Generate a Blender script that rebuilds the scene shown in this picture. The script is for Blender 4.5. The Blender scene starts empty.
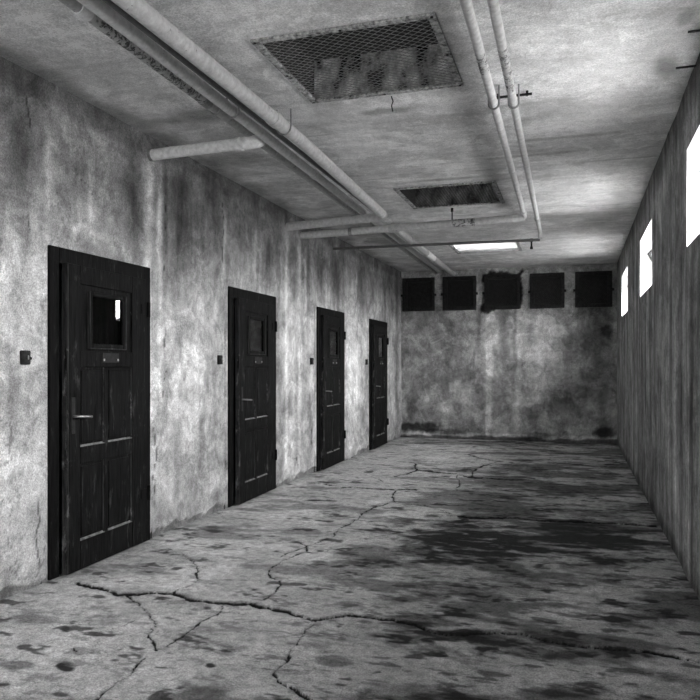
import bpy, bmesh, math
import numpy as np
from mathutils import Vector, Matrix

# ------------------------------------------------------------------ camera, sky, exposure
SC = bpy.context.scene
COL = SC.collection
FPX, HZ, CAMZ = 718.0, 366.0, 1.31            # focal length in pixels, horizon row, eye height
YAW = math.atan(226.0 / FPX)
cd = bpy.data.cameras.new('camera'); cam = bpy.data.objects.new('camera', cd); COL.objects.link(cam)
cam.location = (0, 0, CAMZ); cam.rotation_euler = (math.pi / 2, 0, YAW)
cd.sensor_width = 36.0; cd.lens = FPX / 700 * 36.0; cd.shift_y = (HZ - 350) / 700
cd.clip_start = 0.05; cd.clip_end = 200
SC.camera = cam

SKY, GROUND = 84.0, 12.5            # zenith of a standard overcast sky (horizon a third of it), light ground
world = bpy.data.worlds.new('overcast_sky'); SC.world = world; world.use_nodes = True
nt = world.node_tree; nt.nodes.clear()
wo = nt.nodes.new('ShaderNodeOutputWorld'); bg = nt.nodes.new('ShaderNodeBackground')
tc = nt.nodes.new('ShaderNodeTexCoord'); sp = nt.nodes.new('ShaderNodeSeparateXYZ')
cr_ = nt.nodes.new('ShaderNodeMapRange'); cr_.inputs['From Min'].default_value = 0; cr_.inputs['From Max'].default_value = 1
cr_.inputs['To Min'].default_value = SKY / 3; cr_.inputs['To Max'].default_value = SKY
mr = nt.nodes.new('ShaderNodeMapRange'); mr.inputs['From Min'].default_value = -0.02; mr.inputs['From Max'].default_value = 0.02
mr.inputs['To Min'].default_value = GROUND; nt.links.new(cr_.outputs[0], mr.inputs['To Max'])
nt.links.new(tc.outputs['Generated'], sp.inputs[0]); nt.links.new(sp.outputs['Z'], mr.inputs['Value']); nt.links.new(sp.outputs['Z'], cr_.inputs['Value'])
nt.links.new(mr.outputs[0], bg.inputs['Strength']); bg.inputs['Color'].default_value = (1, 1, 1, 1)
nt.links.new(bg.outputs[0], wo.inputs['Surface'])

vs = SC.view_settings
SC.display_settings.display_device = 'sRGB'
vs.view_transform = 'Standard'; vs.look = 'None'; vs.gamma = 1.0; vs.use_curve_mapping = False
vs.exposure = 1.05
cy = SC.cycles
cy.max_bounces = 10; cy.diffuse_bounces = 7; cy.glossy_bounces = 4; cy.transparent_max_bounces = 12
cy.caustics_reflective = False; cy.caustics_refractive = False
cy.use_denoising = True

# room dimensions (metres); x across, y along the corridor, z up
XL, XR, YB, YN, H, TH = -3.08, 0.66, 12.95, -3.4, 3.05, 0.45
WIN = [(10.27, 11.50), (7.05, 8.28), (3.66, 4.88), (0.36, 1.58), (-2.94, -1.72)]
WZ = (2.05, 2.65)
VENT = [(3.49, 4.44), (6.83, 7.76), (10.12, 11.06)]
VXS = [(-1.66, -.66), (-1.71, -.72), (-1.745, -.765)]

def portal(name, loc, rot, sx, sy):
    l = bpy.data.lights.new(name, 'AREA'); l.shape = 'RECTANGLE'; l.size = sx; l.size_y = sy
    l.cycles.is_portal = True
    o = bpy.data.objects.new(name, l); COL.objects.link(o); o.location = loc; o.rotation_euler = rot
    return o
for i, (a, b) in enumerate(WIN):
    portal('window_portal', (XR + TH + .02, (a + b) / 2, (WZ[0] + WZ[1]) / 2), (0, math.pi / 2, 0), WZ[1] - WZ[0], b - a)
portal('skylight_portal', (sum(VXS[2]) / 2, (VENT[2][0] + VENT[2][1]) / 2, H + .50), (0, 0, 0), 1.0, .94)

portal('fill_opening_portal', (-1.3, YN - .12, .95), (math.pi / 2, 0, 0), .4, 1.9)  # narrow unseen opening, added to brighten the near ceiling and wall
# ------------------------------------------------------------------ numpy noise
def noise(x, y, seed):
    r = np.random.RandomState(seed).rand(256, 256)
    xi = np.floor(x).astype(int); yi = np.floor(y).astype(int); fx = x - xi; fy = y - yi
    fx = fx * fx * (3 - 2 * fx); fy = fy * fy * (3 - 2 * fy)
    a = r[xi % 256, yi % 256]; b = r[(xi + 1) % 256, yi % 256]; c = r[xi % 256, (yi + 1) % 256]; d = r[(xi + 1) % 256, (yi + 1) % 256]
    return (a * (1 - fx) + b * fx) * (1 - fy) + (c * (1 - fx) + d * fx) * fy
def fbm(x, y, seed, octv=4, gain=.5):
    s = np.zeros_like(x); a = 1.0; t = 0.0
    for k in range(octv):
        s = s + a * noise(x * 2 ** k + 17.3 * k, y * 2 ** k + 9.1 * k, seed + k); t += a; a *= gain
    return s / t
def ss(a, b, x):
    t = np.clip((x - a) / (b - a), 0, 1); return t * t * (3 - 2 * t)

# ------------------------------------------------------------------ materials
class NT:
    def __init__(s, name):
        s.m = bpy.data.materials.new(name); s.m.use_nodes = True; s.t = s.m.node_tree; s.t.nodes.clear()
        s.out = s.n('ShaderNodeOutputMaterial'); s.b = s.n('ShaderNodeBsdfPrincipled'); s.l(s.b.outputs[0], s.out.inputs['Surface'])
        s.co = s.n('ShaderNodeTexCoord').outputs['Object']
    def n(s, t): return s.t.nodes.new(t)
    def l(s, a, b): s.t.links.new(a, b)
    def put(s, sock, v):
        if isinstance(v, (int, float)):
            if sock.type == 'RGBA': sock.default_value = (v, v, v, 1)
            else: sock.default_value = v
        else: s.l(v, sock)
    def noise(s, scale, detail=4, rough=.55, stretch=None, dist=0.0):
        co = s.co
        if stretch:
            mp = s.n('ShaderNodeMapping'); mp.inputs['Scale'].default_value = stretch; s.l(co, mp.inputs[0]); co = mp.outputs[0]
        k = s.n('ShaderNodeTexNoise'); k.inputs['Scale'].default_value = scale; k.inputs['Detail'].default_value = detail
        k.inputs['Roughness'].default_value = rough; k.inputs['Distortion'].default_value = dist; s.l(co, k.inputs['Vector'])
        return k.outputs['Fac']
    def rng(s, v, a, b, c, d):
        k = s.n('ShaderNodeMapRange'); s.l(v, k.inputs['Value'])
        for q, w in zip(('From Min', 'From Max', 'To Min', 'To Max'), (a, b, c, d)): s.put(k.inputs[q], w)
        return k.outputs[0]
    def op(s, o, a, b=0.0):
        k = s.n('ShaderNodeMath'); k.operation = o; s.put(k.inputs[0], a); s.put(k.inputs[1], b); return k.outputs[0]
    def mix(s, f, a, b):
        return s.op('ADD', s.op('MULTIPLY', s.op('SUBTRACT', 1.0, f), a), s.op('MULTIPLY', f, b))
    def attr(s, nm):
        k = s.n('ShaderNodeAttribute'); k.attribute_name = nm; return k.outputs['Fac']
    def bump(s, h, strength, dist):
        k = s.n('ShaderNodeBump'); k.inputs['Strength'].default_value = strength; k.inputs['Distance'].default_value = dist
        s.l(h, k.inputs['Height']); s.l(k.outputs[0], s.b.inputs['Normal'])
    def fin(s, col, rough=.9, spec=.2, metal=0.0):
        s.put(s.b.inputs['Base Color'], col); s.put(s.b.inputs['Roughness'], rough)
        s.put(s.b.inputs['Specular IOR Level'], spec); s.put(s.b.inputs['Metallic'], metal); return s.m

def plaster(name, streak, contrast=1.0, sk=.22):
    k = NT(name); tone = k.attr('tone')
    big = k.rng(k.noise(3.2, 6, .65, dist=.6), .3, .7, 1 - .28 * contrast, 1 + .25 * contrast)
    mid = k.rng(k.noise(15, 7, .8, dist=.3), .32, .68, 1 - .24 * contrast, 1 + .20 * contrast)
    st = k.rng(k.noise(2.2, 6, .65, stretch=streak), .3, .7, 1 - sk * contrast, 1 + sk * contrast)
    pm = k.rng(k.noise(1.9, 9, .68, dist=.9), .475, .53, 0, 1); pn = k.rng(k.noise(4.6, 8, .7, stretch=(1, 1, .7), dist=.7), .40, .46, 0, 1)
    patch = k.op('MULTIPLY', k.rng(pm, 0, 1, 1 - .17 * contrast, 1.06), k.rng(pn, 0, 1, 1 - .14 * contrast, 1.03))
    fine = k.noise(110, 3, .7)
    fm = k.rng(fine, .3, .7, .80 - .17 * contrast, 1.18 + .2 * contrast)
    c = k.op('MULTIPLY', k.op('MULTIPLY', tone, big), k.op('MULTIPLY', mid, k.op('MULTIPLY', st, fm)))
    pit = k.rng(k.noise(26, 6, .75, dist=1.5), .26, .32, .4, 1.0)
    c = k.op('MULTIPLY', c, k.op('MULTIPLY', pit, patch))
    h = k.op('ADD', k.op('MULTIPLY', k.noise(13, 6, .7), 1.0), k.op('ADD', k.op('MULTIPLY', fine, .3), k.op('MULTIPLY', k.op('ADD', pm, pn), .14)))
    k.bump(h, .75, .014)
    return k.fin(c, .92, .15)

def floor_mat():
    k = NT('worn_concrete'); tone = k.attr('tone'); cr = k.attr('crack')
    big = k.rng(k.noise(2.4, 6, .65, dist=.5), .3, .7, .78, 1.2)
    mid = k.rng(k.noise(18, 6, .75), .32, .68, .6, 1.35)
    fine = k.noise(150, 3, .7); fm = k.rng(fine, .32, .68, .5, 1.5)
    dark = k.rng(k.noise(7, 5, .6, stretch=(1, 1.4, 1), dist=1.2), .30, .40, .55, 1.0)
    c = k.op('MULTIPLY', k.op('MULTIPLY', tone, big), k.op('MULTIPLY', k.op('MULTIPLY', mid, dark), fm))
    c = k.mix(k.rng(cr, .12, .5, 0, 1), c, .004)
    h = k.op('ADD', k.noise(16, 6, .7), k.op('MULTIPLY', fine, .35))
    k.bump(h, .8, .014)
    return k.fin(c, .82, .25)

def pipe_mat(name, base, rust_lo, rust_hi, sc=24):
    k = NT(name)
    r = k.rng(k.noise(sc, 6, .7, dist=.8), rust_lo, rust_hi, 0, 1)
    g = k.op('MULTIPLY', base, k.rng(k.noise(30, 4, .65), .3, .7, .75, 1.2))
    c = k.mix(r, k.op('MULTIPLY', .06, k.rng(k.noise(60, 4, .6), .3, .7, .3, 2.2)), g)
    k.bump(k.op('ADD', r, k.op('MULTIPLY', k.noise(70, 3, .6), .3)), .5, .004)
    return k.fin(c, .55, .4)

def plain(name, base, lo=.7, hi=1.3, sc=25, rough=.7, spec=.3, metal=0.0, stretch=None, bump=.3):
    k = NT(name); n = k.noise(sc, 5, .65, stretch=stretch)
    k.bump(n, bump, .003)
    return k.fin(k.op('MULTIPLY', base, k.rng(n, .3, .7, lo, hi)), rough, spec, metal)

def wood_mat(name, base):
    k = NT(name)
    g = k.noise(6, 6, .7, stretch=(9, 9, .7), dist=.4)
    worn = k.rng(k.noise(5, 6, .75, stretch=(3, 3, .8), dist=.6), .56, .68, 0, 1)
    c = k.mix(worn, k.op('MULTIPLY', base, k.rng(g, .35, .65, .2, 2.4)), base * 9.0)
    scr = k.rng(k.noise(30, 2, .5, stretch=(1, 1, .35)), .76, .80, 0, 1)
    c = k.mix(scr, c, .06)
    k.bump(g, .35, .003)
    return k.fin(c, .62, .06)

def glass_mat(name, tint, gloss_rough=.03):
    m = bpy.data.materials.new(name); m.use_nodes = True; t = m.node_tree; t.nodes.clear()
    o = t.nodes.new('ShaderNodeOutputMaterial'); mx = t.nodes.new('ShaderNodeMixShader'); fr = t.nodes.new('ShaderNodeLayerWeight'); pw = t.nodes.new('ShaderNodeMath'); pw.operation = 'POWER'; pw.inputs[1].default_value = 5.0; ad = t.nodes.new('ShaderNodeMath'); ad.operation = 'MULTIPLY_ADD'; ad.inputs[1].default_value = .95; ad.inputs[2].default_value = .045
    tr = t.nodes.new('ShaderNodeBsdfTransparent'); gl = t.nodes.new('ShaderNodeBsdfGlossy'); nz = t.nodes.new('ShaderNodeTexNoise')
    nz.inputs['Scale'].default_value = 6; mr = t.nodes.new('ShaderNodeMapRange')
    mr.inputs['To Min'].default_value = tint * .9; mr.inputs['To Max'].default_value = min(1, tint * 1.08)
    t.links.new(nz.outputs['Fac'], mr.inputs['Value']); t.links.new(mr.outputs[0], tr.inputs['Color'])
    gl.inputs['Roughness'].default_value = gloss_rough
    t.links.new(fr.outputs['Facing'], pw.inputs[0]); t.links.new(pw.outputs[0], ad.inputs[0]); t.links.new(ad.outputs[0], mx.inputs[0]); t.links.new(tr.outputs[0], mx.inputs[1]); t.links.new(gl.outputs[0], mx.inputs[2])
    t.links.new(mx.outputs[0], o.inputs['Surface']); return m

M = dict(
    wall=plaster('stained_plaster_left', (6, 6, .6), 1.35, .10),
    wall_r=plaster('stained_plaster_right', (7, 7, .35), 1.4),
    wall_b=plaster('stained_plaster_back', (4, 4, .8), 1.45, .12),
    ceil=plaster('ceiling_plaster', (.5, 5, 1), .7, .16),
    floor=floor_mat(),
    reveal=plain('whitewashed_reveal', .6, .88, 1.1, 6, .9, .1),
    dark=plain('sooty_dark', .02, .5, 1.6, 12, .8, .2),
    void=plain('dark_board', .008, .5, 1.5, 8, .6, .3),
    cell=plain('dim_cell_plaster', .10, .7, 1.3, 3, .95, .1),
    well=plain('rust_stained_well', .55, -.5, 1.9, 7, .9, .1, stretch=(1, 1, .6)), wellside=plain('dark_well_side', .06, .5, 1.5, 6, .9, .1),
    pipe=pipe_mat('painted_pipe', .54, .30, .36),
    pipe_dk=pipe_mat('grimy_pipe', .42, .34, .42),
    pipe_rust=pipe_mat('flaking_pipe', .46, .45, .50, 30),
    pipe_bk=pipe_mat('sooty_conduit', .10, .34, .42),
    pipe_w=pipe_mat('white_pipe', .78, .22, .27),
    clamp=plain('clamp_iron', .25, .5, 1.4, 40, .5, .5),
    iron=plain('black_iron', .011, .2, 3.2, 30, .6, .12),
    flange=plain('rusted_flange', .40, -.1, 1.7, 34, .75, .3, bump=.7),
    wire=plain('galvanised_wire', .26, .5, 1.4, 20, .5, .4),
    wire_dk=plain('sooty_wire', .055, .5, 1.5, 20, .7, .1),
    wood=wood_mat('black_stained_wood', .005),
    wood2=wood_mat('black_stained_wood_frame', .004),
    edge=wood_mat('worn_leaf_edge', .022),
    dust=plain('dusty_ledge', .16, .3, 1.6, 30, .9, .1),
    brass=plain('dull_steel', .45, .7, 1.2, 40, .35, .5, 1.0),
    plate=plain('grey_plate', .018, .6, 1.5, 30, .6, .15),
    pane=glass_mat('window_glass', .96), pane_dk=glass_mat('door_glass', .55, 0.0),
    frosted=None, lever_dk=plain('tarnished_steel', .14, .6, 1.3, 40, .5, .4),
    sash=plain('white_sash', .55, .8, 1.1, 20, .7, .2),
)

def frosted():
    k = NT('frosted_wired_glass'); t = k.n('ShaderNodeBsdfTranslucent'); n = k.noise(9, 4, .6); c = k.rng(n, .3, .7, .14, .21)
    k.l(c, t.inputs['Color']); k.l(t.outputs[0], k.out.inputs['Surface']); return k.m
M['frosted'] = frosted()
# ------------------------------------------------------------------ object helpers
def tag(o, label=None, cat=None, group=None, kind=None):
    for k, v in (('label', label), ('category', cat), ('group', group), ('kind', kind)):
        if v: o[k] = v
    return o
def link(name, me, mat, parent=None, smooth=False):
    o = bpy.data.objects.new(name, me); COL.objects.link(o)
    if mat and not me.materials: me.materials.append(mat)
    if parent: o.parent = parent
    if smooth:
        me.polygons.foreach_set('use_smooth', [True] * len(me.polygons))
    return o
def empty(name, loc=(0, 0, 0)):
    o = bpy.data.objects.new(name, None); COL.objects.link(o); o.location = loc; o.empty_display_size = .1; return o
class MB:
    def __init__(s): s.v = []; s.f = []
    def add(s, v, f):
        n = len(s.v); s.v += [tuple(q) for q in v]; s.f += [tuple(i + n for i in q) for q in f]; return s
    def box(s, lo, hi, b=0.0):
        if b <= 0:
            x0, y0, z0 = lo; x1, y1, z1 = hi
            return s.add([(x0, y0, z0), (x1, y0, z0), (x1, y1, z0), (x0, y1, z0), (x0, y0, z1), (x1, y0, z1), (x1, y1, z1), (x0, y1, z1)],
                         [(0, 3, 2, 1), (4, 5, 6, 7), (0, 1, 5, 4), (1, 2, 6, 5), (2, 3, 7, 6), (3, 0, 4, 7)])
        bm = bmesh.new(); bmesh.ops.create_cube(bm, size=1)
        for v in bm.verts: v.co = Vector([(lo[i] + hi[i]) / 2 + v.co[i] * (hi[i] - lo[i]) for i in range(3)])
        bmesh.ops.bevel(bm, geom=bm.edges[:], offset=b, segments=1, affect='EDGES')
        bm.verts.index_update()
        s.add([v.co[:] for v in bm.verts], [[v.index for v in f.verts] for f in bm.faces]); bm.free(); return s
    def tube(s, pts, r, seg=14, caps=True):
        pts = [Vector(p) for p in pts]; n = len(pts); rr = r if isinstance(r, (list, tuple)) else [r] * n
        t = [(pts[min(i + 1, n - 1)] - pts[max(i - 1, 0)]).normalized() for i in range(n)]
        up = Vector((0, 0, 1)) if abs(t[0].z) < .9 else Vector((1, 0, 0))
        u = t[0].cross(up).normalized(); V = []; F = []
        for i in range(n):
            u = (u - t[i] * u.dot(t[i])).normalized(); w = t[i].cross(u)
            V += [pts[i] + (u * math.cos(2 * math.pi * k / seg) + w * math.sin(2 * math.pi * k / seg)) * rr[i] for k in range(seg)]
        for i in range(n - 1):
            for k in range(seg):
                F.append((i * seg + k, i * seg + (k + 1) % seg, (i + 1) * seg + (k + 1) % seg, (i + 1) * seg + k))
        if caps: F += [tuple(range(seg))[::-1], tuple(range((n - 1) * seg, n * seg))]
        return s.add(V, F)
    def mesh(s, name):
        me = bpy.data.meshes.new(name); me.from_pydata(s.v, [], s.f); me.update()
        bm = bmesh.new(); bm.from_mesh(me); bmesh.ops.recalc_face_normals(bm, faces=bm.faces[:]); bm.to_mesh(me); bm.free()
        return me
    def build(s, name, mat, parent=None, smooth=False):
        me = s.mesh(name); o = link(name, me, mat, parent)
        if smooth:
            me.polygons.foreach_set('use_smooth', [True] * len(me.polygons)); me.set_sharp_from_angle(angle=math.radians(40))
        return o

def grid(name, us, vs_, place, attrs, holes, mat, flip=False):
    """us x vs_ grid; place(U,V)->Nx3; holes: list of (u0,u1,v0,v1) left open"""
    U, V = np.meshgrid(us, vs_, indexing='ij'); nu, nv = U.shape
    P = place(U.ravel(), V.ravel()); idx = np.arange(nu * nv).reshape(nu, nv)
    q = np.stack([idx[:-1, :-1], idx[1:, :-1], idx[1:, 1:], idx[:-1, 1:]], -1).reshape(-1, 4)
    uc = ((U[:-1, :-1] + U[1:, 1:]) / 2).ravel(); vc = ((V[:-1, :-1] + V[1:, 1:]) / 2).ravel()
    keep = np.ones(len(q), bool)
    for a, b, c, d in holes: keep &= ~((uc > a) & (uc < b) & (vc > c) & (vc < d))
    q = q[keep]
    if flip: q = q[:, ::-1]
    me = bpy.data.meshes.new(name); me.vertices.add(len(P)); me.vertices.foreach_set('co', P.astype(np.float32).ravel())
    me.loops.add(q.size); me.loops.foreach_set('vertex_index', q.astype(np.int32).ravel())
    me.polygons.add(len(q)); me.polygons.foreach_set('loop_start', np.arange(0, q.size, 4, dtype=np.int32))
    me.update(calc_edges=True); me.validate()
    for k, a in attrs(U.ravel(), V.ravel()).items():
        at = me.attributes.new(k, 'FLOAT', 'POINT'); at.data.foreach_set('value', a.astype(np.float32))
    o = link(name, me, mat); me.polygons.foreach_set('use_smooth', [True] * len(me.polygons))
    return o
def spaced(a, b, step, brk=(), grow=0.0):
    """coordinates a..b; step grows with |y|; always hits the values in brk"""
    out = [a]; stops = sorted(set([x for x in brk if a < x < b] + [b])); y = a
    for s in stops:
        n = 1; st = max(step, grow * max(y, 0)); n = max(1, int(round((s - y) / max(step, grow * max(0, (y + s) / 2)))))
        out += list(np.linspace(y, s, n + 1)[1:]); y = s
    return np.array(out)
def pix(x, y, z):
    d = -x * math.sin(YAW) + y * math.cos(YAW); r = x * math.cos(YAW) + y * math.sin(YAW)
    d = np.maximum(d, .05)
    return 350 + FPX * r / d, HZ - FPX * (z - CAMZ) / d
def unpix(u, v, z=0.0):
    a = (u - 350) / FPX; d = (-math.sin(YAW) + a * math.cos(YAW), math.cos(YAW) + a * math.sin(YAW), (HZ - v) / FPX)
    t = (z - CAMZ) / d[2]; return (t * d[0], t * d[1])

# ------------------------------------------------------------------ floor with real cracks
A = lambda L: [(x / 2, 500 + y / 2) for x, y in L]            # three close-up crops of the photograph
B = lambda L: [(350 + x / 2, 440 + y / 2) for x, y in L]
C = lambda L: [(280 + x / 3.182, 430 + y / 3.182) for x, y in L]
CR = [  # (polyline, width factor, depth)
    (A([(150, 165), (200, 175), (235, 187), (265, 188), (300, 183), (350, 185), (385, 198), (440, 204), (500, 205), (530, 212), (570, 222), (605, 235), (640, 242)])
     + B([(0, 350), (30, 352), (70, 357), (130, 368), (160, 382), (200, 388), (240, 385), (290, 382), (340, 385), (400, 398), (450, 408), (510, 415), (560, 415), (620, 425), (700, 440)]), 1.25, 1.3),
    (A([(630, 245), (605, 265), (590, 290), (570, 320), (555, 345), (565, 365), (590, 380), (620, 398)]), 1.15, 1.1),
    (A([(255, 188), (275, 205), (300, 220), (305, 235), (315, 248)]), .7, .8),
    (A([(305, 250), (300, 265), (312, 290), (318, 297)]), .8, .8),
    (A([(290, 310), (265, 340), (235, 360), (205, 380), (185, 398)]), .8, .8),
    (A([(445, 207), (435, 225), (400, 240), (370, 265), (330, 290)]), .65, .7),
    (A([(350, 185), (390, 160), (398, 140), (385, 120), (365, 105), (300, 100)]), .65, .7),
    (A([(525, 200), (550, 180), (562, 158), (540, 150), (535, 138), (560, 120), (610, 100), (615, 90), (660, 75)]), .75, .8),
    (C([(85, 165), (140, 170), (200, 180), (280, 184), (370, 188), (430, 188)]), .9, 1.0),
    (C([(370, 190), (357, 205), (365, 225), (330, 235), (295, 245), (260, 262), (250, 280), (200, 305), (175, 320), (175, 335)]), .7, .8),
    (C([(365, 228), (430, 235), (480, 242), (520, 255), (560, 270), (700, 278)]), .7, .8),
    (C([(430, 105), (435, 125), (400, 138), (365, 145)]), .8, .8),
    (C([(435, 125), (500, 132), (560, 138), (610, 150), (660, 153), (700, 155)]), 1.0, 1.0),
    (C([(610, 150), (612, 130), (640, 112), (690, 100)]), .8, .8),
    (C([(590, 75), (640, 88), (700, 98)]), .7, .8), (C([(500, 107), (570, 103), (640, 95)]), .4, .5),
    (B([(200, 150), (260, 155), (330, 155), (400, 160), (480, 163), (560, 167), (610, 172)]), 1.0, 1.0),
    (B([(240, 72), (250, 75), (330, 78), (420, 80)]), .8, .8),
    (B([(400, 43), (470, 49), (540, 47)]), .8, .8), (B([(330, 283), (430, 285), (560, 291), (690, 294)]), .5, .6),
    (A([(150, 290), (160, 305), (200, 300), (240, 295)]), .5, .5), (A([(420, 218), (480, 222)]), .5, .5),
    (A([(190, 262), (235, 250), (270, 235)]), .35, .5), (C([(0, 400), (60, 375), (90, 365), (60, 355)]), .6, .6),
    (C([(560, 140), (575, 165), (560, 190)]), .4, .5), (C([(270, 140), (320, 155), (330, 165)]), .3, .4),
]
ST = [  # damp stains: (u, v, ru, rv, strength)
    (500, 541, 135, 24, .85), (430, 533, 62, 10, .5), (575, 530, 70, 26, .45), (480, 634, 95, 9, .85), (425, 624, 48, 7, .6), (545, 645, 60, 8, .4),
    (345, 606, 24, 7, .5), (420, 692, 60, 11, .8), (565, 690, 40, 7, .5), (368, 556, 40, 6, .35), (226, 649, 24, 6, .6), (205, 692, 22, 8, .35),
    (65, 627, 9, 3.5, .85), (66, 665, 9, 5, .85), (30, 618, 22, 6, .35), (20, 662, 16, 4, .45), (60, 692, 9, 3, .6), (210, 664, 6, 3, .9),
    (330, 660, 15, 5, .5), (382, 531, 25, 5, .4), (213, 528, 12, 4, .6), (288, 538, 10, 3, .55), (345, 552, 22, 4, .45), (272, 628, 12, 3, .45),
    (455, 588, 40, 5, .35), (610, 655, 45, 7, .4), (520, 585, 50, 6, .35), (640, 620, 35, 8, .35), (315, 470, 10, 2, .6), (330, 482, 14, 2.2, .6),
    (455, 560, 30, 6, .4), (600, 560, 45, 12, .45), (505, 470, 40, 4, .25), (560, 490, 50, 8, .3), (590, 462, 45, 3, .5), (500, 443, 110, 3, .5),
]
def seg_dist(px, py, poly):
    d = np.full(px.shape, 9.0); side = np.zeros(px.shape)
    for (x0, y0), (x1, y1) in zip(poly[:-1], poly[1:]):
        dx, dy = x1 - x0, y1 - y0; t = np.clip(((px - x0) * dx + (py - y0) * dy) / (dx * dx + dy * dy + 1e-9), 0, 1)
        e = np.hypot(px - x0 - t * dx, py - y0 - t * dy); s = np.sign((px - x0) * dy - (py - y0) * dx)
        side = np.where(e < d, s, side); d = np.minimum(d, e)
    return d, side
def floor_fields(X, Y):
    BR = fbm(X * 6, Y * 6, 60, 4, .7)
    jx = X + .07 * (fbm(X * 9, Y * 7, 3, 5, .75) - .5); jy = Y + .07 * (fbm(X * 9, Y * 7, 13, 5, .75) - .5)
    crack = np.zeros_like(X); lip = np.zeros_like(X); dep = np.zeros_like(X); halo = np.zeros_like(X)
    for k, (poly, w, dp) in enumerate(CR):
        W = [unpix(*p) for p in poly]; d, sd = seg_dist(jx, jy, W)
        brk = np.clip(.2 + 2.6 * (BR - .32), .12, 1.4)
        wd = np.maximum(.0020 * w * np.maximum(Y, 2.5) * brk, .0025)
        c = np.exp(-(d / wd) ** 2); crack = np.maximum(crack, c * min(1, .6 + .5 * dp)); dep = np.maximum(dep, c * dp)
        halo = np.maximum(halo, dp * np.exp(-(d / (wd * 3)) ** 2))
        if w > .85: lip += np.where(sd < 0, 1, 0) * .010 * dp * np.exp(-d / .14)
    return crack, lip, dep, halo
def floor_place(X, Y):
    c, lip, dep, h = floor_fields(X, Y); FF.update(c=c, halo=h)
    z = .012 * (fbm(X * .9, Y * .9, 21, 3) - .5) + .006 * (fbm(X * 6, Y * 6, 22, 4, .6) - .5) + lip - .022 * dep
    return np.stack([X, Y, z - .008], -1)
FF = {}
def floor_attr(X, Y):
    u, v = pix(X, Y, np.zeros_like(X)); front = Y > 2.0
    wn = fbm(X * 2.2, Y * 2.2, 31, 5, .6) - .5; wm = fbm(X * 5, Y * 9, 41, 4, .65) - .5
    st = np.zeros_like(X)
    for cu, cv, ru, rv, s in ST:
        r = np.hypot((u - cu) / ru, (v - cv) / rv) + 1.5 * wn + 1.7 * wm
        st = 1 - (1 - st) * (1 - np.where(front, s * ss(1.05, .45, r), 0))
    st *= .55 + .75 * ss(.3, .62, fbm(X * 3.0 + 7, Y * 10.0, 59, 5, .65))
    fb = fbm(X * 1.5 + 5, Y * 3.0, 51, 5, .62); fc = fbm(X * 4.5 + 2, Y * 8.0, 53, 4, .65); side = ss(-2.3, -.3, X + .8 * wn)
    blot = ss(.55 - .13 * side, .66 - .11 * side, fb + .25 * (fc - .5)) * (.42 + .2 * side)  # stain blotches, thickened towards the windows to paint in the shade there
    st = 1 - (1 - st) * (1 - blot)
    fd = fbm(X * 6 + 4, Y * 15, 57, 4, .65); st = 1 - (1 - st) * (1 - (.35 + .3 * side) * ss(.60, .70, fd))  # small dark dashes, also strengthened on the window side as painted shade
    st = 1 - (1 - st) * (1 - .75 * ss(.66, .73, fc))                   # small scuffs and drips
    st = np.clip(st * 1.12, 0, 1); tone = .46 * (1 - .95 * st) * (1 - .35 * np.clip(FF['halo'], 0, 1))
    lightp = ss(.62, .75, fbm(X * 1.7, Y * 1.7, 71, 4)); tone *= 1 + .25 * lightp
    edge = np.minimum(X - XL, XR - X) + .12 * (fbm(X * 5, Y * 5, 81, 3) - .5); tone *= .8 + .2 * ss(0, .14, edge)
    return dict(tone=tone, crack=np.clip(FF['c'] * 1.15, 0, 1))
ys = np.concatenate([np.linspace(YN - .1, 2.2, 90)[:-1], 2.2 * np.exp(np.linspace(0, math.log(YB / 2.2), 680)), [YB + .1, YB + .5]])
fl = grid('floor', np.concatenate([[XL - 1.5, XL - .7, XL - .1], np.linspace(XL, XR, 560), [XR + .1, XR + .6]]), ys, floor_place, floor_attr, [], M['floor'])
tag(fl, 'cracked and damp-stained concrete floor of the corridor', 'floor', kind='structure')

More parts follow.
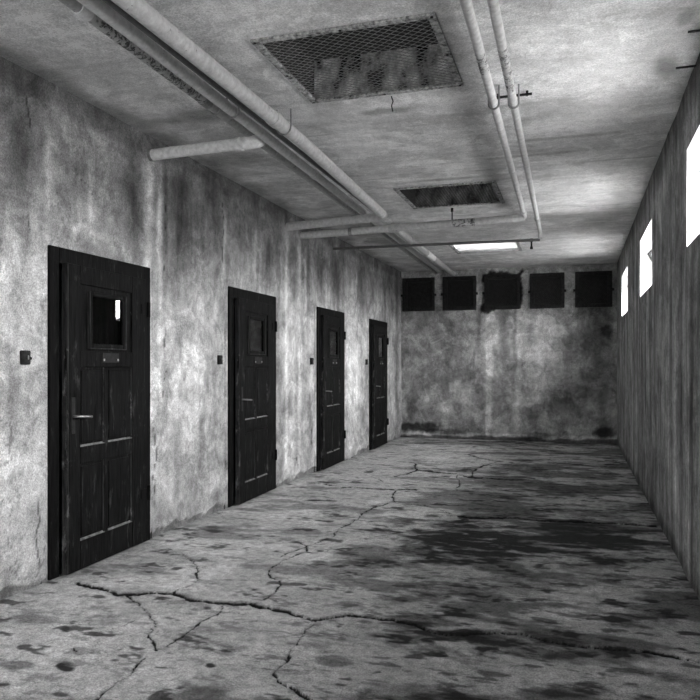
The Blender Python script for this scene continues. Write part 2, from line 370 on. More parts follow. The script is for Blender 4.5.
# ------------------------------------------------------------------ walls and ceiling
DOORS = [3.63, 6.01, 8.395, 10.77]; DW, DH = 1.085, 2.05
holesL = [(y + .03, y + DW - .03, -1, DH - .03) for y in DOORS]
def stroke(y, z, y0, w, z0, z1, s, wob, seed, fade=.25):
    yy = y - y0 - wob * (fbm(y * .0 + z * 2.2, z * 0 + seed * 3.7, seed, 3) - .5)
    return s * np.exp(-(yy / w) ** 2) * ss(z0 - fade, z0 + fade, z) * ss(z1 + fade * .5, z1 - fade * .5, z)
def left_attr(y, z):
    n = fbm(y * 1.3, z * 1.1, 101, 5, .6) - .5; st = fbm(y * 8, z * .7, 111, 4, .6) - .5; bl = fbm(y * 3.5, z * 3.5, 121, 5, .65) - .5
    t = .47 * (1 + .9 * n + .22 * st + .6 * bl)
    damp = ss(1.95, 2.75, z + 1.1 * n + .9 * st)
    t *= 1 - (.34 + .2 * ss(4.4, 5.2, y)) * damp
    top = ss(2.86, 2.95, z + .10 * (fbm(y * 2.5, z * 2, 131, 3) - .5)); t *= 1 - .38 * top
    D = np.zeros_like(y)
    for a in [(3.40, .10, 2.0, 3.0, .42, .15, 1), (3.25, .06, 1.9, 2.6, .35, .2, 2), (4.52, .12, 2.15, 2.75, .55, .12, 3), (4.95, .05, 2.1, 2.9, .55, .05, 4),
              (5.25, .22, 2.05, 2.9, .6, .2, 5), (5.75, .2, 2.15, 2.95, .55, .2, 6), (6.35, .10, 2.2, 2.8, .4, .2, 7), (6.95, .12, 2.15, 2.6, .55, .1, 8),
              (7.2, .06, 1.2, 2.7, .4, .1, 9), (7.75, .12, .25, 1.1, .45, .25, 10), (8.1, .08, 1.9, 2.8, .5, .1, 11), (8.55, .15, 2.15, 2.8, .55, .2, 12),
              (9.2, .18, 2.15, 2.8, .5, .2, 13), (10.3, .15, 2.2, 2.9, .4, .2, 14), (3.33, .06, .9, 1.35, .4, .1, 15), (3.2, .12, .75, 1.1, .4, .15, 16),
              (5.1, .06, .3, .8, .35, .1, 17), (5.55, .05, .4, .9, .3, .1, 18), (8.15, .10, .2, .9, .4, .2, 19), (11.9, .3, 2.0, 3.0, .35, .2, 20), (12.6, .12, 0, 3, .45, .1, 21)]:
        D = np.maximum(D, stroke(y, z, *a))
    D *= .6 + .9 * (st + .5); t *= 1 - np.clip(D, 0, .85)
    L = np.zeros_like(y)
    for a in [(4.73, .045, .9, 2.85, .75, .08, 31), (4.88, .035, 1.0, 2.7, .6, .1, 32), (3.62, .03, 2.0, 2.7, .5, .1, 33), (4.05, .03, 2.2, 2.7, .35, .1, 34),
              (7.42, .05, .1, 2.8, .75, .05, 35), (7.82, .06, .1, 2.8, .75, .05, 36), (7.62, .14, .1, 1.9, .5, .1, 37), (8.02, .04, 1.8, 2.6, .5, .05, 38),
              (5.02, .05, 1.1, 1.7, .4, .2, 39), (5.35, .05, 1.0, 1.4, .4, .3, 40), (9.9, .25, .1, 1.9, .35, .2, 41), (8.9, .03, 2.1, 2.7, .4, .1, 42), (3.1, .2, .9, 2.0, .3, .3, 43),
              (10.1, .04, 1.6, 2.7, .4, .1, 44), (5.4, .25, 1.0, 1.5, .3, .3, 45), (6.6, .03, 2.1, 2.7, .35, .1, 46), (5.95, .03, 2.1, 2.7, .35, .1, 47)]:
        L = np.maximum(L, stroke(y, z, *a))
    L *= .55 + .9 * (bl + .5); t = t + (np.clip(.85 - t, 0, 1)) * np.clip(L, 0, .9)
    for q, z0, z1, sd in ((3.47, 2.05, 2.95, 61), (4.93, 1.0, 2.8, 62), (4.80, .2, 1.2, 63), (7.72, .0, .9, 64), (3.55, .05, .55, 65), (8.22, .05, .8, 66), (5.9, 2.2, 2.9, 67)):
        yy = y - q - .16 * (fbm(z * 3.0, z * 0 + sd, sd, 5, .6) - .5); t *= 1 - .8 * ss(.010, .003, np.abs(yy)) * ss(z0, z0 + .1, z) * ss(z1, z1 - .1, z) * ss(.38, .5, fbm(z * 5, z * 0 + sd, 68, 3))
    for cy_, cz, ry, rz, k_ in ((4.05, 2.2, .4, .05, .35), (4.35, 2.13, .12, .05, .4), (5.3, 1.35, .3, .25, .25), (5.05, 1.4, .12, .2, .3), (5.5, 1.2, .1, .18, .3), (3.15, 1.9, .25, .3, .25), (9.9, 1.3, .4, .8, .25)):
        t += k_ * t * ss(1.1, .5, np.hypot((y - cy_) / ry, (z - cz) / rz) + 1.5 * bl)
    curl = np.abs(fbm(y * 2.4, z * 2.4, 141, 3) - .5); t += .10 * ss(.012, .002, curl) * ss(.55, .65, fbm(y * 1.5, z * 1.5, 151, 3))
    line = np.abs(fbm(y * 1.1, z * 1.1, 161, 5, .6) - .5); t *= 1 - .5 * ss(.006, .0015, line) * ss(.5, .6, fbm(y * 1.2, z * 1.2, 171, 2))
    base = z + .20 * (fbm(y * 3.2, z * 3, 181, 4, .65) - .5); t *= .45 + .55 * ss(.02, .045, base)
    return dict(tone=np.clip(t, .03, .8))
def left_place(y, z):
    r = .020 * (fbm(y * .9, z * .9, 201, 3) - .5) + .010 * (fbm(y * 5, z * 5, 202, 4, .6) - .5)
    base = z + .20 * (fbm(y * 3.2, z * 3, 181, 4, .65) - .5); r += .014 * ss(.015, .045, base) - .014
    for d in DOORS: r = np.where((y > d - .02) & (y < d + DW + .02) & (z < DH + .03), 0, r)
    return np.stack([XL + r, y, z], -1)
brk = [v for a in holesL for v in a[:2]]
yl = np.concatenate([np.linspace(YN - .1, 2.6, 60)[:-1], spaced(2.6, YB, .012, brk, .0042), [YB + .12]])
zl = spaced(0 - .06, H + .08, .014, [DH - .03])
wl = grid('wall_left', yl, zl, left_place, left_attr, holesL, M['wall'], flip=False)
tag(wl, 'streaked grey plaster wall with the row of doors', 'wall', kind='structure')
for d in DOORS:                                                     # the unlit cell behind each door
    x0, x1, y0, y1, z0, z1 = XL - 1.3, XL + .0, d - .05, d + DW + .05, -.05, DH + .1
    MB().add([(x0, y0, z0), (x1, y0, z0), (x1, y1, z0), (x0, y1, z0), (x0, y0, z1), (x1, y0, z1), (x1, y1, z1), (x0, y1, z1)],
             [(0, 3, 2, 1), (4, 5, 6, 7), (0, 1, 5, 4), (2, 3, 7, 6), (3, 0, 4, 7)]).build('cell', M['cell'], wl)

def right_attr(y, z):
    n = fbm(y * 1.2, z * .8, 301, 5, .6) - .5; st = fbm(y * 7, z * .5, 311, 5, .65) - .5; bl = fbm(y * 3, z * 2, 321, 4, .6) - .5
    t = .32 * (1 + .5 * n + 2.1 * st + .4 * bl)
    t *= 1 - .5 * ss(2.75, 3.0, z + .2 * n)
    for a, b in WIN:
        for q in (a + .1, b - .15, (a + b) / 2): t *= 1 - stroke(y, z, q, .06, .9, 2.05, .45, .1, int(q * 10) % 90 + 3)
    for q in (6.2, 5.5, 9.5): t += stroke(y, z, q, .1, .3, 1.6, .16, .2, int(q * 10))
    t *= 1 - .6 * np.exp(-((y - 9.93 + .02 * n) / .03) ** 2)
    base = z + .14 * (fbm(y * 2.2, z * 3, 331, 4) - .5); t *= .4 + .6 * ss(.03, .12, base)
    return dict(tone=np.clip(t, .03, .75))
def right_place(y, z):
    r = .022 * (fbm(y * .9, z * .9, 341, 3) - .5) + .010 * (fbm(y * 5, z * 2, 342, 4, .6) - .5)
    for a, b in WIN: r = np.where((y > a - .03) & (y < b + .03) & (z > WZ[0] - .03) & (z < WZ[1] + .03), r * .3, r)
    return np.stack([XR - r, y, z], -1)
holesR = [(a, b, WZ[0], WZ[1]) for a, b in WIN]
yr = np.concatenate([spaced(YN - .1, 3.0, .05, [v for a in WIN for v in a]), spaced(3.0, YB, .012, [v for a in WIN for v in a], .0045)[1:], [YB + .12]])
wr = grid('wall_right', yr, spaced(-.06, H + .08, .02, WZ), right_place, right_attr, holesR, M['wall_r'], flip=True)
tag(wr, 'vertically streaked grey plaster wall pierced by small high windows', 'wall', kind='structure')
for a, b in WIN:                                                    # deep whitewashed reveals, the sill sloping a little
    x0, x1 = XR - .004, XR + TH; z0, z1 = WZ
    MB().add([(x0, a, z0), (x0, b, z0), (x0, b, z1), (x0, a, z1), (x1, a, z0), (x1, b, z0), (x1, b, z1), (x1, a, z1)],
             [(0, 1, 5, 4), (1, 2, 6, 5), (2, 3, 7, 6), (3, 0, 4, 7)]).build('reveal', M['reveal'], wr)

GR = [(-3.055, -2.455), (-2.305, -1.705), (-1.56, -.94), (-.77, -.19), (-.015, .585)]; GZ = (2.315, 2.925)
holesB = [(a + .045, b - .045, GZ[0] + .045, GZ[1] - .045) for a, b in GR]
def back_attr(x, z):
    n = fbm(x * 1.4, z * 1.4, 401, 5, .6) - .5; bl = fbm(x * 4, z * 4, 411, 5, .65) - .5; st = fbm(x * 7, z * .7, 421, 4) - .5
    t = .36 * (1 + 1.3 * n + 1.2 * bl + .35 * st)
    for q, w, s in ((-1.47, .05, .5), (-1.52, .02, .4), (-.98, .05, .3), (-.62, .3, .12)): t += stroke(x, z, q, w, .1, 2.25, s, .04, int(abs(q) * 100)) * .5
    for q, w, z0, s in ((-1.66, .05, 1.7, .6), (-1.2, .09, 1.5, .55), (-1.02, .04, 1.3, .5), (-2.6, .1, 2.0, .3), (.25, .3, 1.6, .45), (.45, .18, .2, .4)):
        t *= 1 - stroke(x, z, q, w, z0, 2.35, s, .06, int(abs(q) * 90) + 1)
    e = np.maximum(np.abs(x + 1.245) - .345, np.abs(z - 2.63) - .335) + .34 * (fbm(x * 4, z * 4, 431, 5, .6) - .5)
    t *= 1 - .93 * ss(.035, -.01, e)                                  # soot and broken plaster round the middle grate
    for cx, cz, rx, rz, s in ((-2.75, .19, .55, .13, .85), (-2.2, .12, .4, .07, .6), (-.6, .1, .3, .06, .5), (-2.9, .5, .12, .4, .4), (.45, .18, .2, .12, .85), (.5, 1.9, .12, .15, .7), (.15, .95, .3, .25, .35), (-.35, .6, .3, .2, .3), (-1.7, .9, .1, .12, .3)):
        t *= 1 - s * ss(1.1, .5, np.hypot((x - cx) / rx, (z - cz) / rz) + 1.2 * bl + .8 * n)
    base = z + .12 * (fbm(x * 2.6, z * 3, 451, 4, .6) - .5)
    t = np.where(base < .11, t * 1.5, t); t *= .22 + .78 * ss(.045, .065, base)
    return dict(tone=np.clip(t, .02, .75))
def back_place(x, z):
    r = .02 * (fbm(x * 1.1, z * 1.1, 461, 3) - .5) + .010 * (fbm(x * 5, z * 5, 462, 4, .6) - .5)
    e = np.maximum(np.abs(x + 1.245) - .345, np.abs(z - 2.63) - .335) + .34 * (fbm(x * 4, z * 4, 431, 5, .6) - .5)
    r = np.where(z > 2.25, r * .4, r) - .03 * ss(.02, -.01, e)
    return np.stack([x, YB - r, z], -1)
wb = grid('wall_back', spaced(XL - .12, XR + .12, .022, [v for h in holesB for v in h[:2]]), spaced(-.06, H + .08, .02, [v for v in holesB[0][2:]]), back_place, back_attr, holesB, M['wall_b'], flip=False)
tag(wb, 'mottled end wall with five square grates along its top', 'wall', kind='structure')
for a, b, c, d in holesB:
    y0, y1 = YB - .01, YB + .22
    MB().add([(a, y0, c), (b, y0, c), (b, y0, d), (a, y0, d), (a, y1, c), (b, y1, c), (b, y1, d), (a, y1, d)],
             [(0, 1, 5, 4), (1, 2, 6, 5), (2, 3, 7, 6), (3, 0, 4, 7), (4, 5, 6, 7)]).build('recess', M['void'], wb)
wn = grid('wall_near', spaced(XL - .1, XR + .1, .1, [-1.5, -1.1]), spaced(-.06, H + .08, .1, [1.9]), lambda x, z: np.stack([x, np.full_like(x, YN), z], -1),
          lambda x, z: dict(tone=.34 + .2 * (fbm(x * 2, z * 2, 471, 4) - .5)), [(-1.5, -1.1, -1, 1.9)], M['wall_b'], flip=True)  # hole is an added slot, its width set by the fill light wanted
tag(wn, 'plain plaster end wall behind the viewer with a narrow opening added for fill light', 'wall', kind='structure')

holesC = [(VX[0] + .025, VX[1] - .025, a + .025, b - .025) for VX, (a, b) in zip(VXS, VENT)]
def ceil_attr(x, y):
    n = fbm(x * .9, y * .9, 501, 5, .6) - .5; bd = fbm(x * .35, y * 3.4, 511, 4, .6) - .5; bl = fbm(x * 3, y * 3, 521, 4) - .5
    t = .74 * (1 + .4 * n + .35 * bd + .2 * bl)
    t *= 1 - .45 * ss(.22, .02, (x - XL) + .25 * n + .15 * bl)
    for cx, cy_, rx, ry, s in ((-2.45, 4.45, .45, .15, .45), (-2.7, 5.5, .3, .25, .35), (-1.2, 4.75, .25, .07, .4), (.5, 4.55, .1, .25, .6), (.52, 3.95, .06, .12, .5), (-.3, 4.9, .3, .04, .3), (-1.95, 6.3, .3, .1, .2), (-2.6, 8.5, .4, 1.5, .35),
                              (-.1, 5.7, .5, .05, .35), (-.35, 6.1, .5, .04, .3), (0, 8.7, .5, .15, .3), (.1, 12.2, .6, .25, .4), (-1.2, 6.65, .5, .05, .35), (-1.2, 8.3, .5, .06, .35)):
        t *= 1 - s * ss(1.15, .4, np.hypot((x - cx) / rx, (y - cy_) / ry) + 1.0 * bl + .8 * n)
    for q in (5.1, 6.45, 8.25, 9.6, 11.6, 12.4): t *= 1 - .35 * np.exp(-((y - q + .05 * n) / .012) ** 2) * ss(.4, .6, fbm(x * 2, y * 0 + q, 531, 3))
    return dict(tone=np.clip(t, .05, .85))
def ceil_place(x, y):
    r = .014 * (fbm(x * 1.1, y * 1.1, 541, 3) - .5) + .005 * (fbm(x * 5, y * 5, 542, 3) - .5)
    for VX, (a, b) in zip(VXS, VENT):
        e = np.maximum(np.abs(x - sum(VX) / 2) - .5, np.abs(y - (a + b) / 2) - .46); r *= ss(.02, .15, e)
    return np.stack([x, y, H - r], -1)
yc = np.concatenate([np.linspace(YN - .1, 2.4, 60)[:-1], spaced(2.4, YB + .12, .014, [v for a in holesC for v in a[2:]], .0045)])
ce = grid('ceiling', spaced(XL - .12, XR + .12, .018, [v for h in holesC for v in h[:2]]), yc, ceil_place, ceil_attr, holesC, M['ceil'], flip=True)
tag(ce, 'smoke-stained plaster ceiling with three mesh-covered openings', 'ceiling', kind='structure')
for i, (a, b, c, d) in enumerate(holesC):                             # shaft above each opening
    z0, z1 = H - .01, H + (.26 if i < 2 else .40)
    V = [(a, c, z0), (b, c, z0), (b, d, z0), (a, d, z0), (a, c, z1), (b, c, z1), (b, d, z1), (a, d, z1)]
    for f, mt in (((0, 1, 5, 4), 'void'), ((1, 2, 6, 5), 'well'), ((2, 3, 7, 6), 'well'), ((3, 0, 4, 7), 'wellside')):  # near and left faces get a darker tone than right and far
        MB().add([V[q] for q in f], [(0, 1, 2, 3)]).build('shaft_side', M[mt] if i < 2 else M['reveal'], ce)
    if i < 2: MB().box((a - .12, c - .12, z1), (b + .12, d + .12, z1 + .03)).build('shaft_cover', M['void'], ce)
    else: MB().box((a - .01, c - .01, H + .03), (b + .01, d + .01, H + .034)).build('skylight_glass', M['frosted'], ce)

# ------------------------------------------------------------------ windows in the right wall
def make_window(n, a, b, label):
    r = empty('window_%d' % n, (XR + .2, (a + b) / 2, WZ[0])); w = (b - a) / 2; h = WZ[1] - WZ[0]
    m = MB(); x0, x1 = .08, .13
    m.box((x0, -w, 0), (x1, -w + .04, h)).box((x0, w - .04, 0), (x1, w, h)).box((x0, -w + .04, 0), (x1, w - .04, .04)).box((x0, -w + .04, h - .04), (x1, w - .04, h))
    m.build('window_frame', M['sash'], r)
    s = MB(); tilt = math.radians(14); hh = h - .09; k = .035
    s.box((-.015, -w + .045, 0), (.015, -w + .045 + k, hh)).box((-.015, w - .045 - k, 0), (.015, w - .045, hh))
    s.box((-.015, -w + .045 + k, 0), (.015, w - .045 - k, k)).box((-.015, -w + .045 + k, hh - k), (.015, w - .045 - k, hh))
    so = s.build('sash', M['sash'], r); so.location = (.095, 0, .045); so.rotation_euler = (0, -tilt, 0)
    p = MB().box((-.003, -w + .08, k), (.003, w - .08, hh - k)).build('pane', M['pane'], so)
    for sg in (-1, 1):                                                # folding stay at each side of the tilted sash
        y = sg * (w - .05); st = MB().tube([(-.02, y, .55), (-.12, y, .45), (-.03, y, .29)], .020, 8).build('stay', M['iron'], r)
    tag(r, label, 'window', 'small tilting windows high in the right wall', 'structure')
make_window(1, *WIN[0], 'small bright window close to the end wall')
make_window(2, *WIN[1], 'small bright high window, the middle one of three in view')
make_window(3, *WIN[2], 'small bright high window cut by the picture edge')
make_window(4, *WIN[3], 'small high window beside the viewer, out of view')
make_window(5, *WIN[4], 'small high window near the wall behind the viewer, out of view')

# ------------------------------------------------------------------ cell doors
LW, LH, LT = .905, 1.945, .045
def make_door(n, y0, ang, label, plate_kind):
    r = empty('door_%d' % n, (XL, y0, 0))
    fo, fi, fw, fh = .018, -.10, .085, .10
    m = MB(); m.box((fi, 0, 0), (fo, fw, DH), .004).box((fi, DW - fw, 0), (fo, DW, DH), .004).box((fi, fw, DH - fh), (fo, DW - fw, DH), .004)
    m.box((fi + .02, fw, 0), (fi + .05, fw + .02, DH - fh)).box((fi + .02, DW - fw - .02, 0), (fi + .05, DW - fw, DH - fh))
    m.build('door_frame', M['wood2'], r)
    # leaf hinged on the far jamb, standing a little open into the corridor; local y runs from the free edge to the hinge
    hinge_y = DW - .075
    T = lambda y: y - LW
    core = MB(); wy0, wy1, wz0, wz1 = .215, .625, 1.42, 1.79
    x0, x1 = -.030, -.014
    core.box((x0, T(.0), 0), (x1, T(wy0), LH)).box((x0, T(wy1), 0), (x1, T(LW), LH)).box((x0, T(wy0), 0), (x1, T(wy1), wz0)).box((x0, T(wy0), wz1), (x1, T(wy1), LH))
    leaf = core.build('leaf', M['wood'], r); leaf.location = (fo + LT * .35, hinge_y, .008); leaf.rotation_euler = (0, 0, math.radians(ang))
    def sub(nm, lo, hi, mat, b=.004, par=leaf):
        return MB().box((lo[0], T(lo[1]), lo[2]), (hi[0], T(hi[1]), hi[2]), b).build(nm, mat, par)
    fx = 0.0; bx = -LT
    s0, s1 = .125, .715                                               # inner edges of the two stiles
    sub('stile', (bx, .008, 0), (fx, s0, LH), M['wood']); sub('stile', (bx, s1, 0), (fx, LW, LH), M['wood'])
    sub('edge_strip', (bx, 0, 0), (fx - .001, .008, LH), M['edge'], .002)
    for z0, z1 in ((0, .185), (.675, .785), (1.295, 1.40), (1.825, LH)): sub('rail', (bx, s0, z0), (fx - .001, s1, z1), M['wood'])
    mu0, mu1 = .385, .425
    for z0, z1 in ((.185, .675), (.785, 1.295)): sub('mullion', (bx, mu0, z0), (fx - .002, mu1, z1), M['wood'])
    for z0, z1 in ((.185, .675), (.785, 1.295)):
        for a, b in ((s0, mu0), (mu1, s1)):
            sub('panel', (-.016, a + .018, z0 + .022), (-.009, b - .018, z1 - .018), M['wood'], .005)
            MB().add([(-.014, T(a), z0), (-.014, T(b), z0), (-.001, T(b), z0 - .001), (-.001, T(a), z0 - .001), (-.014, T(a), z0 + .011), (-.014, T(b), z0 + .011)],
                     [(0, 1, 2, 3), (4, 5, 1, 0), (3, 2, 5, 4), (0, 3, 4), (1, 5, 2)]).build('panel_ledge', M['dust'] if n != 4 else M['dust'], leaf)
            sub('panel_bead', (-.014, b - .010, z0), (-.004, b, z1), M['edge'], .003)
    # glazed opening with its own raised moulding
    for a, b, c, d in ((wy0, wy0 + .03, wz0, wz1), (wy1 - .03, wy1, wz0, wz1), (wy0 + .03, wy1 - .03, wz0, wz0 + .03), (wy0 + .03, wy1 - .03, wz1 - .03, wz1)):
        sub('pane_moulding', (bx, a, c), (.007, b, d), M['edge'] if False else M['wood'], .006)
    for a, b, c, d in ((wy0 - .006, wy0 + .002, wz0, wz1), (wy1 - .002, wy1 + .006, wz0, wz1), (wy0 - .006, wy1 + .006, wz0 - .006, wz0 + .002)):
        sub('pane_bead', (-.014, a, c), (.010, b, d), M['edge'], .002)
    sub('pane', (-.014, wy0 + .03, wz0 + .03), (-.010, wy1 - .03, wz1 - .03), M['pane_dk'], 0)
    py = (wy0 + wy1) / 2 + .03
    sub('name_plate', (fx - .002, py - .095, 1.325), (.004, py + .095, 1.39), M['plate'], .001)
    for q in (-.08, .08): sub('plate_screw', (.004, py + q - .008, 1.335), (.008, py + q + .008, 1.351), M['brass'], .002)
    sub('lock_plate', (fx - .001, .032, .875), (.004, .068, 1.105), M['plate'], .002)
    MB().tube([(.004, T(.050), .985), (.035, T(.050), .985), (.043, T(.058), .984), (.043, T(.180), .976)], .0085, 10).build('lever', M['brass'] if n == 1 else M['lever_dk'], leaf, True)
    sub('lock_edge', (bx + .006, -.003, .895), (fx - .008, .001, 1.115), M['plate'], .001)
    for z in (.36, 1.72):
        MB().tube([(.010, T(LW) + .012, z - .055), (.010, T(LW) + .012, z + .055)], .013, 10).box((-.002, T(LW) - .07, z - .035), (.004, T(LW) + .01, z + .035)).build('hinge', M['wood2'], leaf)
    tag(r, label, 'door', 'dark wooden cell doors', 'structure')
    return r
make_door(1, DOORS[0], 1.95, 'largest dark panelled wooden door, standing ajar, white reflection in its pane', 0)
make_door(2, DOORS[1], 2.4, 'second dark panelled door in the row, ajar, worn beside its lever', 1)
make_door(3, DOORS[2], 2.0, 'third dark panelled door in the row, past the wall-end of the crossing pipes', 1)
make_door(4, DOORS[3], 2.2, 'smallest dark panelled door, last before the grated end wall', 1)

names = ['small black switch box left of the first and largest door', 'small black switch box on the wall before the second door',
         'small black switch box on the wall before the third door', 'tiny black switch box on the wall before the last door']
for (y, z), lb in zip(((3.435, 1.36), (5.84, 1.366), (8.21, 1.368), (10.6, 1.37)), names):
    e = empty('switch_box', (XL + .008, y, z))
    MB().box((-.02, -.032, -.041), (.014, .032, .041), .005).build('housing', M['iron'], e)
    MB().tube([(.015, 0, .0), (.021, 0, .0)], .014, 12).build('dial', M['plate'], e)
    MB().box((.020, -.003, -.012), (.026, .003, .012), .001).build('toggle', M['clamp'], e)
    MB().tube([(.002, .030, -.005), (.002, .044, -.005)], .009, 8).build('cable_gland', M['iron'], e)
    tag(e, lb, 'switch', 'switch boxes beside the doors')

# ------------------------------------------------------------------ pipes
def arc(c, a, b, r, n=7):
    """rounded corner at c between directions a (incoming) and b (outgoing)"""
    c, a, b = Vector(c), Vector(a).normalized(), Vector(b).normalized(); o = c - a * r + b * r
    return [o - b * r * math.cos(t) + a * r * math.sin(t) for t in np.linspace(0, math.pi / 2, n)]
def pipe(name, label, mat, pts, r, collars=(), clamps=(), elbow=None, sections=()):
    e = empty(name, pts[0]); off = Vector(pts[0])
    loc = lambda P: [Vector(p) - off for p in P]
    MB().tube(loc(pts), r, 18).build('tube', mat, e, True)
    for P, rr, mt in collars: MB().tube(loc(P), rr, 18).build('collar', mt or mat, e, True)
    for P, rr, mt in sections: MB().tube(loc(P), rr, 18).build('flaked_section', mt, e, True)
    if elbow: MB().tube(loc(elbow[0]), elbow[1], 18).build('elbow', elbow[2], e, True)
    for y, x, z in clamps:
        m = MB(); ring = [Vector((x + (r + .006) * math.cos(t), y, z + (r + .006) * math.sin(t))) for t in np.linspace(math.pi * -.98, .0, 12)]
        ring = [Vector((x - r - .006, y, H))] + ring + [Vector((x + r + .006, y, H))]
        m.tube(loc(ring), .006, 6); m.build('hanger', M['clamp'], e, True)
    tag(e, label, 'pipe', 'service pipes under the ceiling'); return e
lerp = lambda p, q, y: tuple(p[i] + (q[i] - p[i]) * (y - p[1]) / (q[1] - p[1]) for i in range(3))
# A3 thick main, turns to the left wall
a3a, a3b = (-1.912, -3.3, 2.93), (-1.950, 7.33, 2.914)
el = arc((-1.951, 7.45, 2.912), (0, 1, 0), (-1, 0, -.02), .12)
pts = [a3a, (-1.885, 4.8, 2.928), a3b] + el + [(XL - .05, 7.45, 2.865)]
a3m = (-1.885, 4.8, 2.928)
pipe('pipe', 'thick grey pipe, top of the left bundle, bending to the wall in an elbow', M['pipe'], pts, .046,
     collars=[([lerp(a3a, a3m, 4.30), lerp(a3a, a3m, 4.38)], .052, None), ([lerp(a3m, a3b, 6.3), lerp(a3m, a3b, 6.34)], .050, None), ([(-2.17, 7.45, 2.903), (-2.12, 7.45, 2.905)], .049, None), ([(-2.32, 7.45, 2.897), (-2.29, 7.45, 2.898)], .049, None)],
     clamps=[(q, lerp(a3a, a3m, q)[0], lerp(a3a, a3m, q)[2]) for q in (1.5, 4.5)], elbow=(el, .053, M['pipe']))
# A2, A1 thin pair going on to the end wall
a2a, a2b = (-1.925, -3.3, 2.915), (-2.34, YB, 3.008)
pipe('pipe', 'slim smooth pipe between the thick pipe and the flaking one, reaching the end wall', M['pipe'], [a2a, lerp(a2a, a2b, 6), a2b], .036,
     collars=[([lerp(a2a, a2b, 5.8), lerp(a2a, a2b, 5.86)], .042, None)], clamps=[(q,) + (lerp(a2a, a2b, q)[0], lerp(a2a, a2b, q)[2]) for q in (1.5, 4.2)])
a1a, a1b = (-2.065, -3.3, 2.965), (-2.45, YB, 3.01)
pipe('pipe', 'slim flaking pipe on the wall side of the left bundle', M['pipe_dk'], [a1a, lerp(a1a, a1b, 6), a1b], .030,
     collars=[([lerp(a1a, a1b, 2.80), lerp(a1a, a1b, 2.88)], .036, M['pipe_w']), ([lerp(a1a, a1b, 4.02), lerp(a1a, a1b, 4.1)], .035, M['clamp']), ([lerp(a1a, a1b, 5.2), lerp(a1a, a1b, 5.26)], .035, None)],
     sections=[([lerp(a1a, a1b, 2.95), lerp(a1a, a1b, 4.02)], .0305, M['pipe_rust'])], clamps=[(q,) + (lerp(a1a, a1b, q)[0], lerp(a1a, a1b, q)[2]) for q in (4.2,)])
# far continuation of the thick main, rising from the crossing pipe
k0, k1 = (-1.955, -3.3, 2.95), (-2.04, 7.30, 2.955)
pipe('pipe', 'narrow conduit squeezed beside the thick pipe of the left bundle', M['pipe_bk'], [k0, k1], .018)
f0, f1 = (-1.99, 7.965, 2.90), (-2.12, YB, 2.976)
pipe('pipe', 'thick far pipe with a white patch running from the crossing pipe to the end wall', M['pipe_dk'], [f0, f1], .045,
     collars=[([lerp(f0, f1, 10.15), lerp(f0, f1, 10.75)], .0475, M['pipe_w']), ([lerp(f0, f1, 8.9), lerp(f0, f1, 8.96)], .051, None)])
# crossing pipes
c2a, c2b = (XL - .05, 7.9, 2.845), (-.53, 7.9, 2.90)
def lx(p, q, x): return tuple(p[i] + (q[i] - p[i]) * (x - p[0]) / (q[0] - p[0]) for i in range(3))
pipe('pipe', 'long crossing pipe from the left wall to the pair of pipes past the second opening', M['pipe'], [c2a, c2b], .041,
     collars=[([lx(c2a, c2b, -2.02), lx(c2a, c2b, -1.90)], .052, M['pipe_dk']), ([lx(c2a, c2b, -2.5), lx(c2a, c2b, -2.46)], .047, M['clamp']), ([lx(c2a, c2b, -.66), lx(c2a, c2b, -.60)], .047, None)],
     sections=[([lx(c2a, c2b, -1.30), lx(c2a, c2b, -1.05)], .0415, M['pipe_rust'])])
b2a, b2b = (-.285, -3.3, 2.955), (-.415, 8.98, 2.924)
el = arc((-.416, 9.05, 2.922), (0, 1, 0), (0, 0, -1), .06)
c3a = (XL - .05, 9.05, 2.870)
pipe('pipe', 'thin crossing rod-like pipe before the glowing skylight', M['pipe_bk'], [c3a, (-.42, 9.05, 2.850)], .017,
     collars=[([lx(c3a, (-.42, 9.05, 2.850), -.54), lx(c3a, (-.42, 9.05, 2.850), -.50)], .022, None)])
b1a, b1b = (-.385, -3.3, 2.955), (-.53, 7.86, 2.93)
pipe('pipe', 'thin ceiling pipe, the one of the pair closer to the mesh openings', M['pipe'], [b1a, lerp(b1a, b1b, 4), b1b, (-.531, 7.9, 2.905)], .026,
     collars=[([lerp(b1a, b1b, 7.70), lerp(b1a, b1b, 7.78)], .031, None), ([lerp(b1a, b1b, 6.1), lerp(b1a, b1b, 6.14)], .030, None)],
     sections=[([lerp(b1a, b1b, 3.75), lerp(b1a, b1b, 4.0)], .0265, M['pipe_rust'])], clamps=[(q,) + (lerp(b1a, b1b, q)[0], lerp(b1a, b1b, q)[2]) for q in (4.52,)])
pipe('pipe', 'thin ceiling pipe, the outer one of the pair beside the windows', M['pipe'], [b2a, lerp(b2a, b2b, 4), b2b] + el + [(-.416, 9.05, 2.868)], .025,
     collars=[([lerp(b2a, b2b, 8.1), lerp(b2a, b2b, 8.2)], .030, M['pipe_dk'])],
     sections=[([lerp(b2a, b2b, 3.72), lerp(b2a, b2b, 4.3)], .0255, M['pipe_rust'])], clamps=[(q,) + (lerp(b2a, b2b, q)[0], lerp(b2a, b2b, q)[2]) for q in (4.54,)])
# white stub from the wall
s0 = (XL - .06, 4.73, 2.905); ec = (-2.22, 4.73, 2.925)
el = arc(ec, (1, 0, .02), (0, 1, .35), .07)
pipe('pipe', 'short white pipe stub from the left wall into the bundle', M['pipe_w'], [s0] + el + [tuple(el[-1] + Vector((0, .05, .02)))], .043,
     collars=[([(-2.35, 4.73, 2.921), (-2.31, 4.73, 2.922)], .050, None), ([(XL + .005, 4.73, 2.906), (XL + .03, 4.73, 2.907)], .047, M['clamp'])], elbow=(el, .048, M['pipe_w']))

